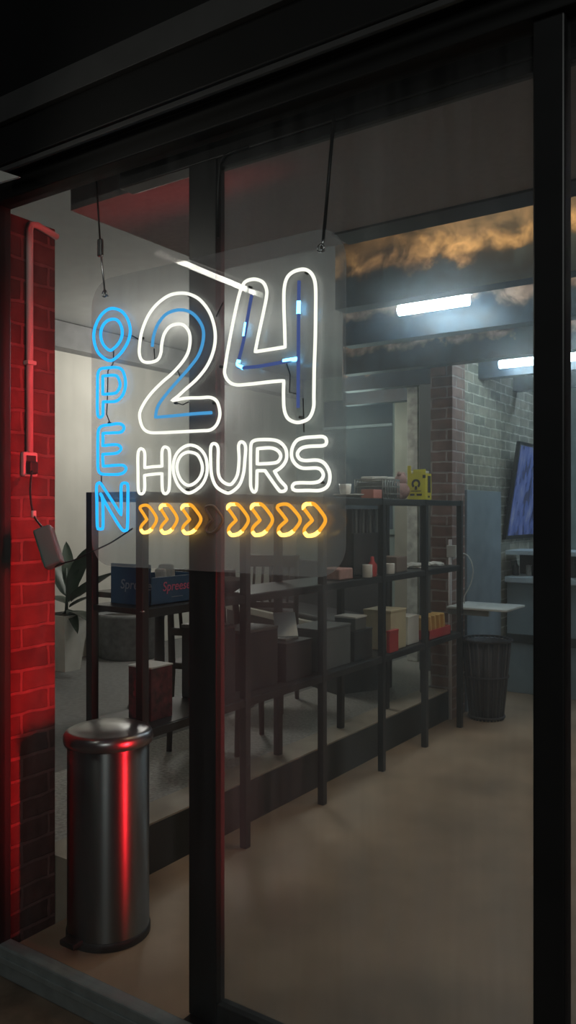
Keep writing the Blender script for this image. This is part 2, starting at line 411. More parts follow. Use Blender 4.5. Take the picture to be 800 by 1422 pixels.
# ------------------------------------------------------------------ shop front: frame, header, glass, door
struct('frame_sill', MB().box((-2.6, -0.085, -0.09), (0.6, -0.032, 0.011), 0.006).box((-2.6, -0.091, -0.04), (0.6, -0.085, -0.02), 0.002), SILL)
struct('floor_track', bx((atY(264, 0, 0).x, -0.031, 0.0), (0.6, 0.045, 0.006)), BLACK)
struct('frame_jamb', MB().box((-2.9, -0.085, -0.09), (-2.307, -0.034, 2.46), 0.004), FRAME)
struct('frame_post', MB().box((atY(745, 0, -0.06).x, -0.085, -0.09), (atY(784, 0, -0.085).x, -0.034, 2.46), 0.004), FRAME)
hd = MB().box((-3.4, -0.16, 2.53), (0.8, 0.0, 3.6), 0.004).box((-3.4, -0.10, 2.455), (0.8, -0.03, 2.53), 0.004)
struct('beam_header', hd, HEADER)
struct('trim_6', bx((-3.4, -0.172, 2.50), (0.8, -0.16, 2.515), 0.002).box((-3.4, -0.18, 2.65), (0.8, -0.16, 2.73), 0.002), TRIM)
struct('beam_door_track', bx((-1.83, 0.0, 2.427), (0.6, 0.058, 2.60), 0.004), FRAME)
struct('window_2', bx((-2.31, -0.062, 0.0), (-0.53, -0.058, 2.47)), GLASS_OUT)
struct('window_3', bx((-0.48, -0.062, 0.0), (0.6, -0.058, 2.47)), GLASS_OUT)
dl, dr = atY(262, 0, 0.0), atY(300, 0, 0.0)
door = struct('door_1', MB().box((dl.x, 0.0, 0.006), (dr.x, 0.04, 2.43), 0.003), FRAME)
obj('door_rail', MB().box((dr.x, 0.0, 0.006), (-0.42, 0.04, 0.066), 0.003).box((dr.x, 0.005, 2.40), (-0.42, 0.035, 2.427), 0.002), FRAME, door)
obj('door_pane', bx((dr.x - 0.004, 0.019, 0.05), (-0.43, 0.023, 2.42)), GLASS_DOOR, door)
obj('door_seal', MB().tube([atY(303, 330, 0.0), atY(303, 260, 0.0), atY(305, 228, 0.0), atY(312, 216, 0.0), atY(325, 210, 0.0), atY(345, 204, 0.0)], 0.004), BLACK, door)

tri = [(atY(x, y, -0.185).x, atY(x, y, -0.185).z) for x, y in ((-12, 233), (28, 246), (-12, 258))]  # pale plate added in place of a bright triangle of light
tag(obj('light_patch_plate', MB().plate(tri, -0.19, -0.181), WHITECARD, base=(tri[0][0], -0.185, tri[0][1])), 'small pale triangle imitating a patch of light on the black header at far left', 'plate')
# ------------------------------------------------------------------ neon sign
YS, YT = -0.015, -0.030
def spline(sec, step=0.004):
    """centripetal Catmull-Rom through a run of points"""
    P = [sec[0] * 2 - sec[1]] + sec + [sec[-1] * 2 - sec[-2]]; out = []
    for i in range(1, len(P) - 2):
        a, b, c, d = P[i - 1], P[i], P[i + 1], P[i + 2]
        n = max(2, int((c - b).length / step))
        for k in range(n):
            t = k / n
            out.append(0.5 * ((2 * b) + (c - a) * t + (2 * a - 5 * b + 4 * c - d) * t * t + (3 * b - a - 3 * c + d) * t ** 3))
    out.append(sec[-1]); return out
def stroke(pts, org, sc, closed=True, Y=YT):
    """pts: (x, y) or (x, y, 1) for a sharp corner, in a crop's pixels; returns the tube's path on the sign's plane"""
    pts = list(pts)
    if closed and pts[0][:2] == pts[-1][:2]: pts.pop()
    W = [(atY(org[0] + p[0] / sc, org[1] + p[1] / sc, Y), len(p) > 2) for p in pts]
    if closed:
        k = next((i for i, q in enumerate(W) if q[1]), None)
        if k is None:
            n = len(W); ext = [q[0] for q in W]
            e3 = ext[-3:] + ext + ext[:3]; sp = spline(e3)
            # keep one turn
            i0 = min(range(len(sp) // 2), key=lambda i: (sp[i] - ext[0]).length)
            i1 = min(range(len(sp) // 2, len(sp)), key=lambda i: (sp[i] - ext[0]).length)
            return sp[i0:i1], True
        W = W[k:] + W[:k] + [W[k]]
    secs, cur = [], [W[0][0]]
    for p, c in W[1:]:
        cur.append(p)
        if c: secs.append(cur); cur = [p]
    if len(cur) > 1: secs.append(cur)
    path = []
    for sct in secs:
        q = spline(sct) if len(sct) > 2 else [sct[0] + (sct[1] - sct[0]) * (i / 8) for i in range(9)]
        path += q[(1 if path else 0):]
    if closed: path.pop()
    return path, closed
R_T = 0.0046
sign = thing('neon_sign', 'clear hanging panel with neon OPEN 24 HOURS and orange arrows', 'neon sign', (-1.478, YS, 1.275))
x0, x1, z0, z1, rc = -1.934, -1.022, 1.275, 2.155, 0.085
ol = []
for cx, cz, a0 in ((x1 - rc, z1 - rc, 0), (x0 + rc, z1 - rc, 90), (x0 + rc, z0 + rc, 180), (x1 - rc, z0 + rc, 270)):
    for k in range(11):
        a = math.radians(a0 + 9 * k); ol.append((cx + rc * math.cos(a), cz + rc * math.sin(a)))
obj('panel', MB().plate(ol, YS - 0.0025, YS + 0.0025), ACRYLIC, sign)['label'] = 'clear hazy rounded panel'
ZO, ZN = ((120, 410), 7.9), ((120, 570), 7.9)
Z2, Z4, ZH, ZS = ((180, 380), 5.714), ((300, 360), 5.333), ((180, 590), 5.333), ((320, 590), 5.0)
def letter(name, loops, mat, label, rad=R_T):
    mb = MB()
    for pts, (org, sc), closed in loops:
        path, cl = stroke(pts, org, sc, closed); mb.tube(path, rad, cl)
    o = obj(name, mb, mat, sign); o['label'] = label; return o
letter('letter_tube', [([(300, 145), (390, 180), (455, 270), (482, 390), (455, 510), (390, 620), (320, 690), (262, 718), (200, 695), (130, 630), (90, 530), (82, 420), (110, 310), (165, 215), (230, 160)], ZO, True),
                       ([(300, 262), (350, 285), (385, 350), (393, 430), (365, 510), (310, 575), (258, 605), (200, 560), (165, 490), (158, 410), (180, 335), (230, 280)], ZO, True)], BLUE_N, 'blue neon letter O of OPEN')
letter('letter_tube', [([(150, 1340), (125, 1315), (120, 1200), (122, 1000), (125, 870), (150, 815), (200, 800), (330, 792), (390, 820), (420, 890), (430, 980), (410, 1070), (370, 1130), (310, 1165), (185, 1168, 1), (182, 1250), (180, 1315)], ZO, True),
                       ([(180, 885, 1), (310, 878), (350, 910), (370, 980), (350, 1040), (310, 1075), (180, 1088, 1)], ZO, True)], BLUE_N, 'blue neon letter P')
letter('letter_tube', [([(270, 155), (190, 165), (150, 185), (130, 230), (125, 350), (125, 500), (128, 640), (155, 690), (220, 702), (350, 700), (410, 680), (435, 640), (410, 605), (340, 600), (185, 612, 1), (180, 540), (180, 480, 1), (320, 470), (370, 440), (380, 410), (350, 380), (290, 375), (180, 388, 1), (182, 320), (182, 250, 1), (300, 245), (370, 240), (405, 215), (412, 180), (380, 150), (330, 145)], ZN, True)], BLUE_N, 'blue neon letter E')
letter('letter_tube', [([(135, 795), (160, 805), (230, 910), (380, 1145, 1), (382, 1000), (382, 830), (405, 797), (440, 800), (455, 830), (455, 1000), (450, 1280), (430, 1315), (400, 1315), (350, 1250), (250, 1085), (152, 910, 1), (178, 980), (182, 1270), (165, 1300), (140, 1300), (120, 1270), (115, 1000), (112, 830)], ZN, True)], BLUE_N, 'blue neon letter N')
letter('numeral_tube', [([(335, 1008, 1), (450, 988), (560, 985), (640, 982), (690, 1010), (712, 1070), (715, 1130), (690, 1200), (640, 1240), (560, 1247), (400, 1255), (250, 1262), (160, 1260), (110, 1230), (85, 1170), (82, 1100), (120, 1020), (180, 940), (260, 860), (340, 790), (420, 700), (465, 620), (480, 530), (470, 460), (430, 410), (380, 400), (320, 420), (275, 480), (255, 560), (248, 630), (220, 685), (150, 705), (100, 690), (78, 640), (80, 560), (100, 450), (150, 330), (220, 240), (310, 175), (400, 155), (480, 165), (560, 210), (630, 300), (670, 410), (680, 520), (660, 630), (610, 740), (530, 840), (440, 920), (380, 975)], Z2, True)], WHITE_N, 'white neon outline of the numeral 2')
letter('inner_tube', [([(180, 580), (190, 500), (220, 410), (280, 330), (350, 295), (420, 288), (490, 310), (550, 370), (585, 450), (580, 550), (545, 650), (480, 740), (410, 820), (330, 910), (250, 1010), (218, 1070), (205, 1140, 1), (350, 1128), (500, 1113), (650, 1103)], Z2, False)], DIMBLUE_N, 'dim blue tube inside the numeral 2')
letter('numeral_tube', [([(290, 685, 1), (400, 668), (512, 650, 1), (508, 500), (503, 350), (505, 220), (525, 140), (570, 95), (640, 75), (690, 90), (725, 140), (738, 220), (738, 400), (735, 600), (728, 800), (725, 1000), (722, 1100), (690, 1175), (630, 1205), (580, 1205), (530, 1175), (505, 1110), (500, 1000), (502, 900, 1), (400, 908), (250, 925), (150, 930), (95, 905), (65, 850), (70, 780), (95, 630), (130, 450), (165, 290), (190, 210), (220, 165), (280, 148), (340, 165), (370, 210), (375, 270), (350, 400), (315, 560)], Z4, True)], WHITE_N, 'white neon outline of the numeral 4')
t4 = letter('inner_tube', [([(265, 265), (240, 400), (205, 600), (165, 770), (178, 802), (300, 795), (450, 770), (605, 738)], Z4, False), ([(615, 160), (612, 400), (610, 740), (608, 1100)], Z4, False)], DARKBLUE_N, 'faint blue tube inside the numeral 4')
for seg in ([(224, 470), (208, 570)], [(170, 745), (163, 785), (200, 804)], [(500, 754), (608, 737)], [(613, 310), (611, 405)]):
    mb = MB(); path, _ = stroke(seg, *Z4, closed=False); mb.tube(path, R_T + 0.0008); obj('lit_segment', mb, HOTBLUE_N, t4)
h = letter('letter_tube', [([(62, 340), (62, 220), (75, 180), (95, 180), (112, 210), (112, 318, 1), (170, 310), (240, 306, 1), (240, 200), (255, 165), (280, 170), (295, 200), (297, 320), (294, 460), (282, 500), (262, 510), (245, 490), (240, 420), (240, 360, 1), (170, 366), (110, 374, 1), (112, 470), (100, 505), (80, 510), (65, 480)], ZH, True)], WHITE_N, 'white neon letter H of HOURS')
letter('letter_tube', [([(445, 150), (510, 170), (560, 230), (575, 320), (560, 400), (515, 465), (435, 505), (370, 460), (335, 390), (322, 310), (340, 230), (385, 175)], ZH, True), ([(450, 202), (505, 225), (538, 300), (530, 370), (490, 425), (435, 448), (385, 415), (355, 350), (352, 290), (375, 235), (410, 208)], ZH, True)], WHITE_N, 'white neon letter O of HOURS')
U = [(298, 616), (293, 620), (292.5, 640), (294, 660), (300, 675), (311, 683), (320, 684), (332, 674), (338, 658), (340, 640), (341, 620), (336, 613.6), (331.5, 618), (332, 638), (330, 658), (324.5, 669), (318.7, 673), (309.4, 668.8), (303.7, 659.4), (302.8, 642.5), (302.8, 622)]
letter('letter_tube', [(U, ((0, 0), 1.0), True)], WHITE_N, 'white neon letter U')
letter('letter_tube', [([(160, 465), (142, 430), (140, 350), (140, 200), (145, 130), (170, 108), (220, 102), (300, 105), (350, 125), (385, 170), (390, 230), (370, 275), (335, 308), (305, 322, 1), (345, 385), (385, 430), (380, 455), (355, 462), (330, 445), (240, 318, 1), (185, 318, 1), (182, 430), (175, 460)], ZS, True), ([(188, 165, 1), (280, 160), (330, 180), (350, 215), (335, 250), (300, 265), (186, 272, 1)], ZS, True)], WHITE_N, 'white neon letter R')
letter('letter_tube', [([(640, 82), (665, 100), (665, 130), (640, 145), (540, 150), (490, 165), (465, 200), (480, 235), (520, 248), (600, 245), (650, 265), (685, 320), (690, 380), (670, 430), (620, 455), (540, 455), (450, 455), (430, 435), (440, 410), (480, 402), (570, 402), (620, 390), (645, 355), (635, 320), (600, 300), (500, 300), (450, 270), (425, 220), (430, 160), (460, 110), (510, 90), (580, 84)], ZS, True)], WHITE_N, 'white neon letter S')
AR = [(0.0, .10), (.12, .01), (.45, .0), (.75, .2), (1, .5), (.8, .78), (.5, .97), (.2, 1), (.05, .90), (.10, .74), (.42, .52, 1), (.2, .3)]
arrows = [(194.5, 217.5, 702, 739.5), (222.5, 246, 701, 740), (252.5, 279, 701, 740.5), (285, 309, 702.5, 740), (316, 345, 700, 743), (349, 378.5, 700, 743), (385, 417, 700.5, 743), (421, 452, 699.5, 744)]
for i, (a, b, c, d) in enumerate(arrows):
    pts = [(a + p[0] * (b - a), c + p[1] * (d - c)) + tuple(p[2:]) for p in AR]
    on = i != 3
    o = letter('arrow_tube', [(pts, ((0, 0), 1.0), True)], AMBER_N if on else OFFTUBE, 'unlit arrow tube in the row of orange arrows' if not on else 'glowing orange neon arrow', R_T * (1 if on else .8))
    if on:
        segs = [[(.72, .86), (.5, .97), (.2, 1), (.06, .9)]]
        if i not in (0, 6): segs.append([(.04, .18), (.02, .08), (.14, .01), (.4, .0)])
        for sg in segs:
            mb = MB(); path, _ = stroke([(a + p[0] * (b - a), c + p[1] * (d - c)) for p in sg], (0, 0), 1.0, closed=False); mb.tube(path, R_T + .0006); obj('lit_segment', mb, HOTAMBER_N, o)
# stand-offs and thin feed wires on the panel
for pts in ([(158, 488), (157, 505), (150, 515), (149, 560), (148, 575), (153, 588)], [(183, 466), (192, 471)], [(250, 508), (247, 515), (250, 523)], [(398, 505), (403, 520), (402, 545), (412, 547)], [(421, 553), (422, 600)], [(214, 484), (215, 500)], [(141, 659), (141, 672)], [(247, 560), (254, 562), (262, 558)], [(310, 420), (300, 440)]):
    obj('feed_wire', MB().tube([atY(x, y, YS - .005) for x, y in pts], 0.0018, n=6), BLACK, sign)
for x, y in ((158, 487), (155, 588), (247, 560), (266, 412), (300, 560), (200, 470), (350, 400), (428, 380), (310, 510), (420, 580), (212, 648), (263, 680), (395, 620), (450, 670), (320, 683)):
    p = atY(x, y, YS); obj('tube_mount', MB().tube([p + Vector((0, -.0025, 0)), p + Vector((0, -.013, 0))], 0.004, n=8), BLACK, sign)
# hanging wires, hooks
for (xa, ya), (xb, yb), (xc, yc) in (((133, 236), (140, 352), (146, 408)), ((464, 160), (449, 335), (446, 345))):
    wi = obj('hanging_wire', MB().tube([atY(xa, ya, YS), atY(xb, yb, YS)], 0.0045 if xa > 400 else 0.0028, n=8), BLACK, sign)
    p, q = atY(xb, yb, YS - .004), atY(xc, yc, YS - .004)
    hk = MB().tube([atY(xb, yb - 4, YS), p, q, q + Vector((0, .012, -.004))], 0.003, n=8)
    k = q + Vector((0, -.002, 0)); hk.tube([k + Vector((0.010 * math.cos(a * PI / 6), 0, 0.010 * math.sin(a * PI / 6))) for a in range(12)], 0.0022, True, n=6)
    if xa < 400:
        hk.box(p + Vector((-.012, -.006, -.01)), p + Vector((.008, .006, .045)), 0.004)
    obj('hook', hk, CHROME, sign)

# ------------------------------------------------------------------ power supply, outlet, conduit on the pillar
ad = thing('power_supply', 'grey power brick dangling on its cord beside the red brick pillar', 'power supply', atY(68, 782, 0.0))
c = atY(68, 760, -0.012)
Rz = Matrix.Rotation(math.radians(-31), 3, Vector((0, 1, 0))).inverted()
Rb = Matrix.Rotation(math.radians(28), 3, 'Y') @ Matrix.Rotation(math.radians(35), 3, 'Z')
Rb = Matrix.Rotation(math.radians(-26), 3, 'Y').inverted().inverted() @ Matrix.Rotation(math.radians(35), 3, 'Z')
obj('body', MB().box(c + Vector((-.030, -.024, -.068)), c + Vector((.030, .024, .068)), 0.007, rot=Rb, piv=c), ADAPT, ad)
e1, e2 = c + Rb @ Vector((0, 0, .068)), c + Rb @ Vector((0, 0, -.068))
pl = atX(37, 650, XP) + Vector((0.03, 0, 0))
obj('cord', MB().tube(spline([pl, atY(42, 682, 0.0), atY(47, 715, -.005), e1]), 0.0035, n=8), BLACK, ad)
obj('output_cord', MB().tube(spline([e2, atY(88, 782, -.01), atY(105, 777, -.01), atY(130, 765, -.01), atY(155, 753, -.01), atY(184, 734, YS - .006)]), 0.0026, n=8), BLACK, ad)
obj('plug', MB().box(pl + Vector((-.022, -.018, -.022)), pl + Vector((.012, .018, .022)), 0.006), PLASTIC, ad)
obj('cord_clip', MB().lathe([(.006, -.012), (.008, -.01), (.008, .01), (.006, .012)], atY(47, 714, -.004), 12), WHITECARD, ad)
pc = atX(38, 640, XP)
con = thing('conduit', 'white vertical pipe with bent top on the red brick pillar', 'pipe', (XP + .012, pc.y, pc.z))
zt_ = atX(37, 312, XP).z
obj('pipe', MB().tube([(XP + .013, pc.y, pc.z + .03), (XP + .013, pc.y, zt_ - .02), (XP + .013, pc.y + .006, zt_), (XP + .013, pc.y + .03, zt_ + .005), (XP + .013, .184, zt_ - .012)], 0.012, n=14), CONDUIT, con)
obj('bracket', MB().box((XP, pc.y - .018, 1.95), (XP + .028, pc.y + .018, 1.965), 0.003), CONDUIT, con)
ob = thing('outlet_box', 'white socket box at the foot of the conduit on the brick pillar', 'outlet', (XP, pc.y, pc.z - .04))
obj('housing', MB().box((XP, pc.y - .03, pc.z - .055), (XP + .02, pc.y + .03, pc.z + .03), 0.006), CONDUIT, ob)
obj('socket_face', MB().box((XP + .018, pc.y - .02, pc.z - .045), (XP + .0225, pc.y + .02, pc.z + .018), 0.002), PLASTIC, ob)

# ------------------------------------------------------------------ pedal bin
bc = Vector((-2.085, 0.195, 0))
bn = thing('pedal_bin', 'round brushed steel pedal bin standing beside the brick pillar', 'bin', bc)
obj('body', MB().lathe([(.132, .028), (.138, .03), (.138, .655), (.134, .66)], bc, 96), STEEL, bn)
obj('lid', MB().lathe([(.138, .652), (.149, .655), (.152, .668), (.151, .682), (.145, .693), (.132, .700), (.128, .700), (.11, .707), (.06, .714), (.01, .716)], bc, 96), LIDM, bn)
obj('base_ring', MB().lathe([(.138, 0), (.142, .004), (.142, .026), (.136, .032)], bc, 96), PLASTIC, bn)
pd = Vector((0.25, -1, 0)).normalized()
pp = atZ(99, 1308, 0.03)
obj('pedal', MB().box(pp + Vector((-.035, -.022, -.012)), pp + Vector((.035, .03, .008)), 0.006), PLASTIC, bn)
d = Vector((-.73, .1, 0))
obj('hinge', MB().box(bc + Vector((-.03, .135, .60)), bc + Vector((.03, .16, .69)), 0.006), PLASTIC, bn)

# ------------------------------------------------------------------ shelving unit
SX0, SX1 = -2.41, -2.11
PW = 0.034
ys = [0.40, 1.02, 1.645, 2.27, 2.83, 3.38]
SZ = (0.64, 1.085, 1.515)
su = thing('shelving_unit', 'long black metal shelving unit dividing corridor and raised seating', 'shelving', (SX1, 0.40, 0))
for y in ys:
    obj('post', MB().box((SX1 - PW, y - PW / 2, 0), (SX1, y + PW / 2, 1.516), 0.002), BLACK, su)
    obj('post', MB().box((SX0, y - PW / 2, 0.2), (SX0 + PW, y + PW / 2, 1.516), 0.002), BLACK, su)
for z in SZ:
    mb = MB().box((SX0 + .01, ys[0] - .01, z - .022), (SX1 - .01, ys[-1] + .01, z), 0.002)
    mb.box((SX1 - .022, ys[0], z - .035), (SX1 - .004, ys[-1], z - .003), 0.001).box((SX0 + .004, ys[0], z - .035), (SX0 + .022, ys[-1], z - .003), 0.001)
    obj('shelf', mb, BLACK, su)
fe = MB().lathe([(.006, 0), (.009, .003), (.006, .006)], (SX1 + .002, ys[0] - .018, SZ[1] - .01), 12)
obj('corner_bolt', fe, CHROME, su)

# ------------------------------------------------------------------ things on the shelves
def cyl(c, r, h, n=24): return MB().lathe([(r * .96, 0), (r, .003), (r, h - .003), (r * .96, h)], c, n)
# blue tray box with a big back flap
z = SZ[1] + .001
y0 = 0.47; bxl = thing('tray_box', 'blue card tray box with pink lettering on the near shelf end', 'box', (-2.25, 0.6, z))
X0, X1, Y0, Y1, H = SX0 + .045, SX1 - .045, 0.47, 0.80, 0.105
mb = MB().box((X0, Y0, z), (X1, Y1, z + .004)).box((X0, Y0, z), (X1, Y0 + .005, z + H + .05)).box((X1 - .005, Y0, z), (X1, Y1, z + H)).box((X0, Y0, z), (X0 + .005, Y1, z + H)).box((X0, Y1 - .005, z), (X1, Y1, z + H))
obj('tray', mb, BLUEBOX, bxl)
text('lettering', 'Spreese', 0.05, PINK, (X1 + .001, atX(245, 822, X1).y, z + .066), (PI / 2, 0, PI / 2), bxl, shear=0.15, bold=0.0003)
text('lettering', '~~~~~', 0.022, PALEINK, (X1 + .001, atX(246, 822, X1).y, z + .026), (PI / 2, 0, PI / 2), bxl)
text('lettering', 'Spreese', 0.052, PALEINK, ((X0 + X1) / 2 + .03, Y0 - .001, z + .075), (PI / 2, 0, 0), bxl, shear=0.15, bold=0.0003)
gp = 'snack bags in the blue tray box'
for i, (dx, dy, rz) in enumerate(((.06, .1, .3), (.11, .18, -.4), (.07, .25, .2))):
    c = Vector((X0 + dx, Y0 + dy, z + .008)); mb = MB()
    mb.box(c + Vector((-.035, -.015, 0)), c + Vector((.035, .015, .11 + .012 * i)), 0.012, rot=Matrix.Rotation(rz, 3, 'Z') @ Matrix.Rotation(.12, 3, 'X'), piv=c)
    tag(obj('snack_bag', mb, WHITECARD, base=c), 'pale snack bag standing in the blue tray box', 'snack bag', gp)
# red printed carton on the lower shelf
z = SZ[0] + .001
t = thing('red_carton', 'tall red printed carton with pale top on the lower shelf', 'carton', (-2.17, .62, z))
obj('box', MB().box((-2.30, .50, z), (-2.18, .62, z + .20), 0.002), REDCARD, t)
obj('top_flap', MB().box((-2.302, .498, z + .20), (-2.178, .622, z + .206), 0.001), WHITECARD, t)
mb = MB().lathe([(.001, 0), (.03, .0005), (.03, .001), (.001, .0015)], (0, 0, 0), 20)
fr = MB()
for q, (dx, dz, r) in enumerate(((.06, .13, .03), (.045, .1, .018), (.08, .09, .016), (.06, .06, .02))):
    fr.plate([(-2.30 + dx + r * math.cos(a * PI / 8), z + dz + r * math.sin(a * PI / 8)) for a in range(16)], .4985, .4999)
obj('print_patch', fr, M('bright_red_ink', (0.26, 0.02, 0.03), 0.5, 0, .5, 60), t)
# dark boxes on the lower shelf
def carton(name, label, y0, y1, h, mat, x0=-2.36, x1=-2.16, zz=SZ[0], lid=None, group=None):
    t = thing(name, label, 'box', ((x0 + x1) / 2, (y0 + y1) / 2, zz + .001), group)
    obj('body', MB().box((x0, y0, zz + .001), (x1, y1, zz + h), 0.003), mat, t)
    obj('lid', MB().box((x0 - .002, y0 - .002, zz + h), (x1 + .002, y1 + .002, zz + h + .012), 0.002), lid or mat, t)
    return t
carton('storage_box', 'tall dark box with pale papers on top, second bay of lower shelf', .88, 1.02, .30, DARKCARD, x0=-2.365, x1=-2.18, lid=GREYCARD)
carton('storage_box', 'tall dark box with grey lid, beside the box topped with papers', 1.10, 1.34, .26, DARKCARD, x0=-2.36, x1=-2.18, lid=GREYCARD)
carton('storage_box', 'low grey box under the tilted pale blue card', 1.38, 1.60, .17, DARKCARD, lid=DARKCARD)
carton('storage_box', 'mottled grey box on the lower shelf between two posts', 1.68, 1.98, .20, GREYCARD, lid=GREYCARD)
carton('storage_box', 'flat black box carrying the small white box', 2.02, 2.22, .15, DARKCARD, lid=DARKCARD)
p = thing('paper_sheet', 'pale loose paper lying on the tall dark box of the lower shelf', 'paper', (-2.28, .95, SZ[0] + .314))
obj('sheet', MB().box((-2.37, .885, SZ[0] + .3135), (-2.20, 1.01, SZ[0] + .317), 0.001, rot=Matrix.Rotation(.12, 3, 'Z')), WHITECARD, p)
wb_ = thing('white_box', 'small white box on the black flat box of the lower shelf', 'box', (-2.2, 2.12, SZ[0] + .163))
obj('body', MB().box((-2.30, 2.05, SZ[0] + .163), (-2.17, 2.17, SZ[0] + .225), 0.002), GREYCARD, wb_)
obj('lid', MB().box((-2.303, 2.047, SZ[0] + .225), (-2.167, 2.173, SZ[0] + .235), 0.002), WHITECARD, wb_)
# tilted pale card stand
cs = thing('card_stand', 'pale blue glossy card tilted on the low box of lower shelf', 'card stand', (-2.25, 1.5, SZ[0] + .183))
c = Vector((-2.24, 1.49, SZ[0] + .25)); Rr = Matrix.Rotation(-.75, 3, 'Z') @ Matrix.Rotation(-.6, 3, 'Y')
obj('card', MB().box(c + Vector((-.004, -.055, -.06)), c + Vector((.004, .055, .07)), 0.002, rot=Rr, piv=c), TILTCARD, cs)
obj('foot', MB().box(c + Vector((-.05, -.055, -.068)), c + Vector((.04, .055, -.056)), 0.003), GREYPL, cs)
# cream carton, red carton, small boxes in the fourth / fifth bay
def onX(px, Xf=-2.15): return atX(px, 800, Xf).y
carton('cream_carton', 'tall cream and peach carton on the lower shelf', onX(543), onX(564), .22, CREAM, x0=-2.33, x1=-2.15)
t = carton('red_packet', 'small red packet in front of the cream carton', onX(541, -2.125), onX(553, -2.125), .115, REDPL, x0=-2.145, x1=-2.122)
t = carton('white_carton', 'white carton with pale lid beside the cream carton', onX(569), onX(584), .16, WHITECARD, x0=-2.36, x1=-2.16)
ya, yb = onX(592), onX(622)
tr = thing('red_tray', 'red tray on the lower shelf holding yellow packets', 'tray', (-2.25, (ya + yb) / 2, SZ[0] + .001))
zz = SZ[0] + .001
obj('tray_body', MB().box((-2.36, ya, zz), (-2.13, yb, zz + .006)).box((-2.36, ya, zz), (-2.354, yb, zz + .06)).box((-2.136, ya, zz), (-2.13, yb, zz + .06)).box((-2.36, ya, zz), (-2.13, ya + .006, zz + .06)).box((-2.36, yb - .006, zz), (-2.13, yb, zz + .06)), REDPL, tr)
for i in range(5):
    y = ya + .03 + i * (yb - ya - .06) / 4; c = Vector((-2.19, y, zz + .008))
    tag(obj('snack_packet', MB().box(c + Vector((-.055, -.012, 0)), c + Vector((.035, .012, .135)), 0.006, rot=Matrix.Rotation(.16, 3, 'X'), piv=c), ORANGE, base=c), 'yellow snack packet standing in the red tray', 'packet', 'yellow packets in the red tray')
# middle shelf clutter
z = SZ[1] + .001
def small(name, label, cat, px, mb_fn, mat, X=-2.18, zz=z):
    c = Vector((X, atX(px, 780, X).y, zz)); return tag(obj(name, mb_fn(c), mat, base=c), label, cat)
def crumple(c, s=.06):
    bm = bmesh.new(); bmesh.ops.create_icosphere(bm, subdivisions=3, radius=1); rnd = random.Random(3); mb = MB()
    for v in bm.verts: v.co = Vector((v.co.x * s * 1.7, v.co.y * s * 1.3, max(-.4, v.co.z) * s * .5)) * rnd.uniform(.75, 1.1)
    zmin = min(v.co.z for v in bm.verts); bm.verts.index_update()
    mb.add([c + v.co - Vector((0, 0, zmin)) for v in bm.verts], [[v.index for v in f.verts] for f in bm.faces]); bm.free(); return mb
small('crumpled_paper', 'crumpled white paper on the middle shelf left of a post', 'paper', 575, lambda c: crumple(c, .05), WHITECARD, -2.26)
small('crumpled_paper', 'flat white paper on the middle shelf beside the brick column', 'paper', 604, lambda c: crumple(c, .04), WHITECARD, -2.24)
# folder rack
fy0, fy1 = atX(482, 780, -2.2).y, atX(528, 780, -2.2).y
fr_ = thing('folder_rack', 'black desk rack of upright grey folders on the middle shelf', 'file rack', (-2.26, (fy0 + fy1) / 2, z))
obj('rack', MB().box((-2.36, fy0, z), (-2.16, fy1, z + .008)).box((-2.36, fy0, z), (-2.16, fy0 + .008, z + .24)).box((-2.36, fy1 - .008, z), (-2.16, fy1, z + .24)).box((-2.17, fy0, z + .02), (-2.16, fy1, z + .24)), DARKCARD, fr_)
for i in range(9):
    y = fy0 + .03 + i * (fy1 - fy0 - .06) / 8
    tag(obj('folder', MB().box((-2.35, y - .011, z + .012), (-2.18, y + .011, z + .37), 0.003), GREYCARD if i % 2 else DARKCARD, base=(-2.26, y, z)), 'upright folder in the black desk rack', 'folder', 'folders in the desk rack')
def bottle(c, r=.03, hh=.14): return MB().lathe([(r * .9, 0), (r, .006), (r, hh * .6), (r * .4, hh * .8), (r * .38, hh * .98), (r * .3, hh)], c, 20)
small('sauce_bottle', 'small red bottle on the middle shelf in front of the folder rack', 'bottle', 517, lambda c: bottle(c, .026, .11), REDPL, -2.135)
small('drinking_glass', 'short clear tumbler beside the small red bottle', 'glass', 510, lambda c: cyl(c, .028, .07), CERAM, -2.135)
small('drinking_glass', 'short pale tumbler by the black post on the middle shelf', 'glass', 542, lambda c: cyl(c, .026, .06), CERAM, -2.15)
small('card_box', 'low brown card box on the middle shelf behind the pale tumbler', 'box', 552, lambda c: MB().box(c + Vector((-.09, -.07, 0)), c + Vector((.03, .07, .09)), .003), M('brown_card', (.2, .15, .12), .7), -2.2)
small('napkin_pack', 'pink grey napkin pack at the panel corner on the middle shelf', 'napkins', 470, lambda c: MB().box(c + Vector((-.08, -.07, 0)), c + Vector((.05, .07, .06)), .008), PINKPL, -2.2)
# bay behind the door stile
small('fruit_bowl', 'dark shallow bowl on the middle shelf right of the door stile', 'bowl', 312, lambda c: MB().lathe([(.04, 0), (.09, .03), (.11, .06), (.104, .06), (.085, .034), (.03, .012)], c, 32), GREYCARD, -2.26)
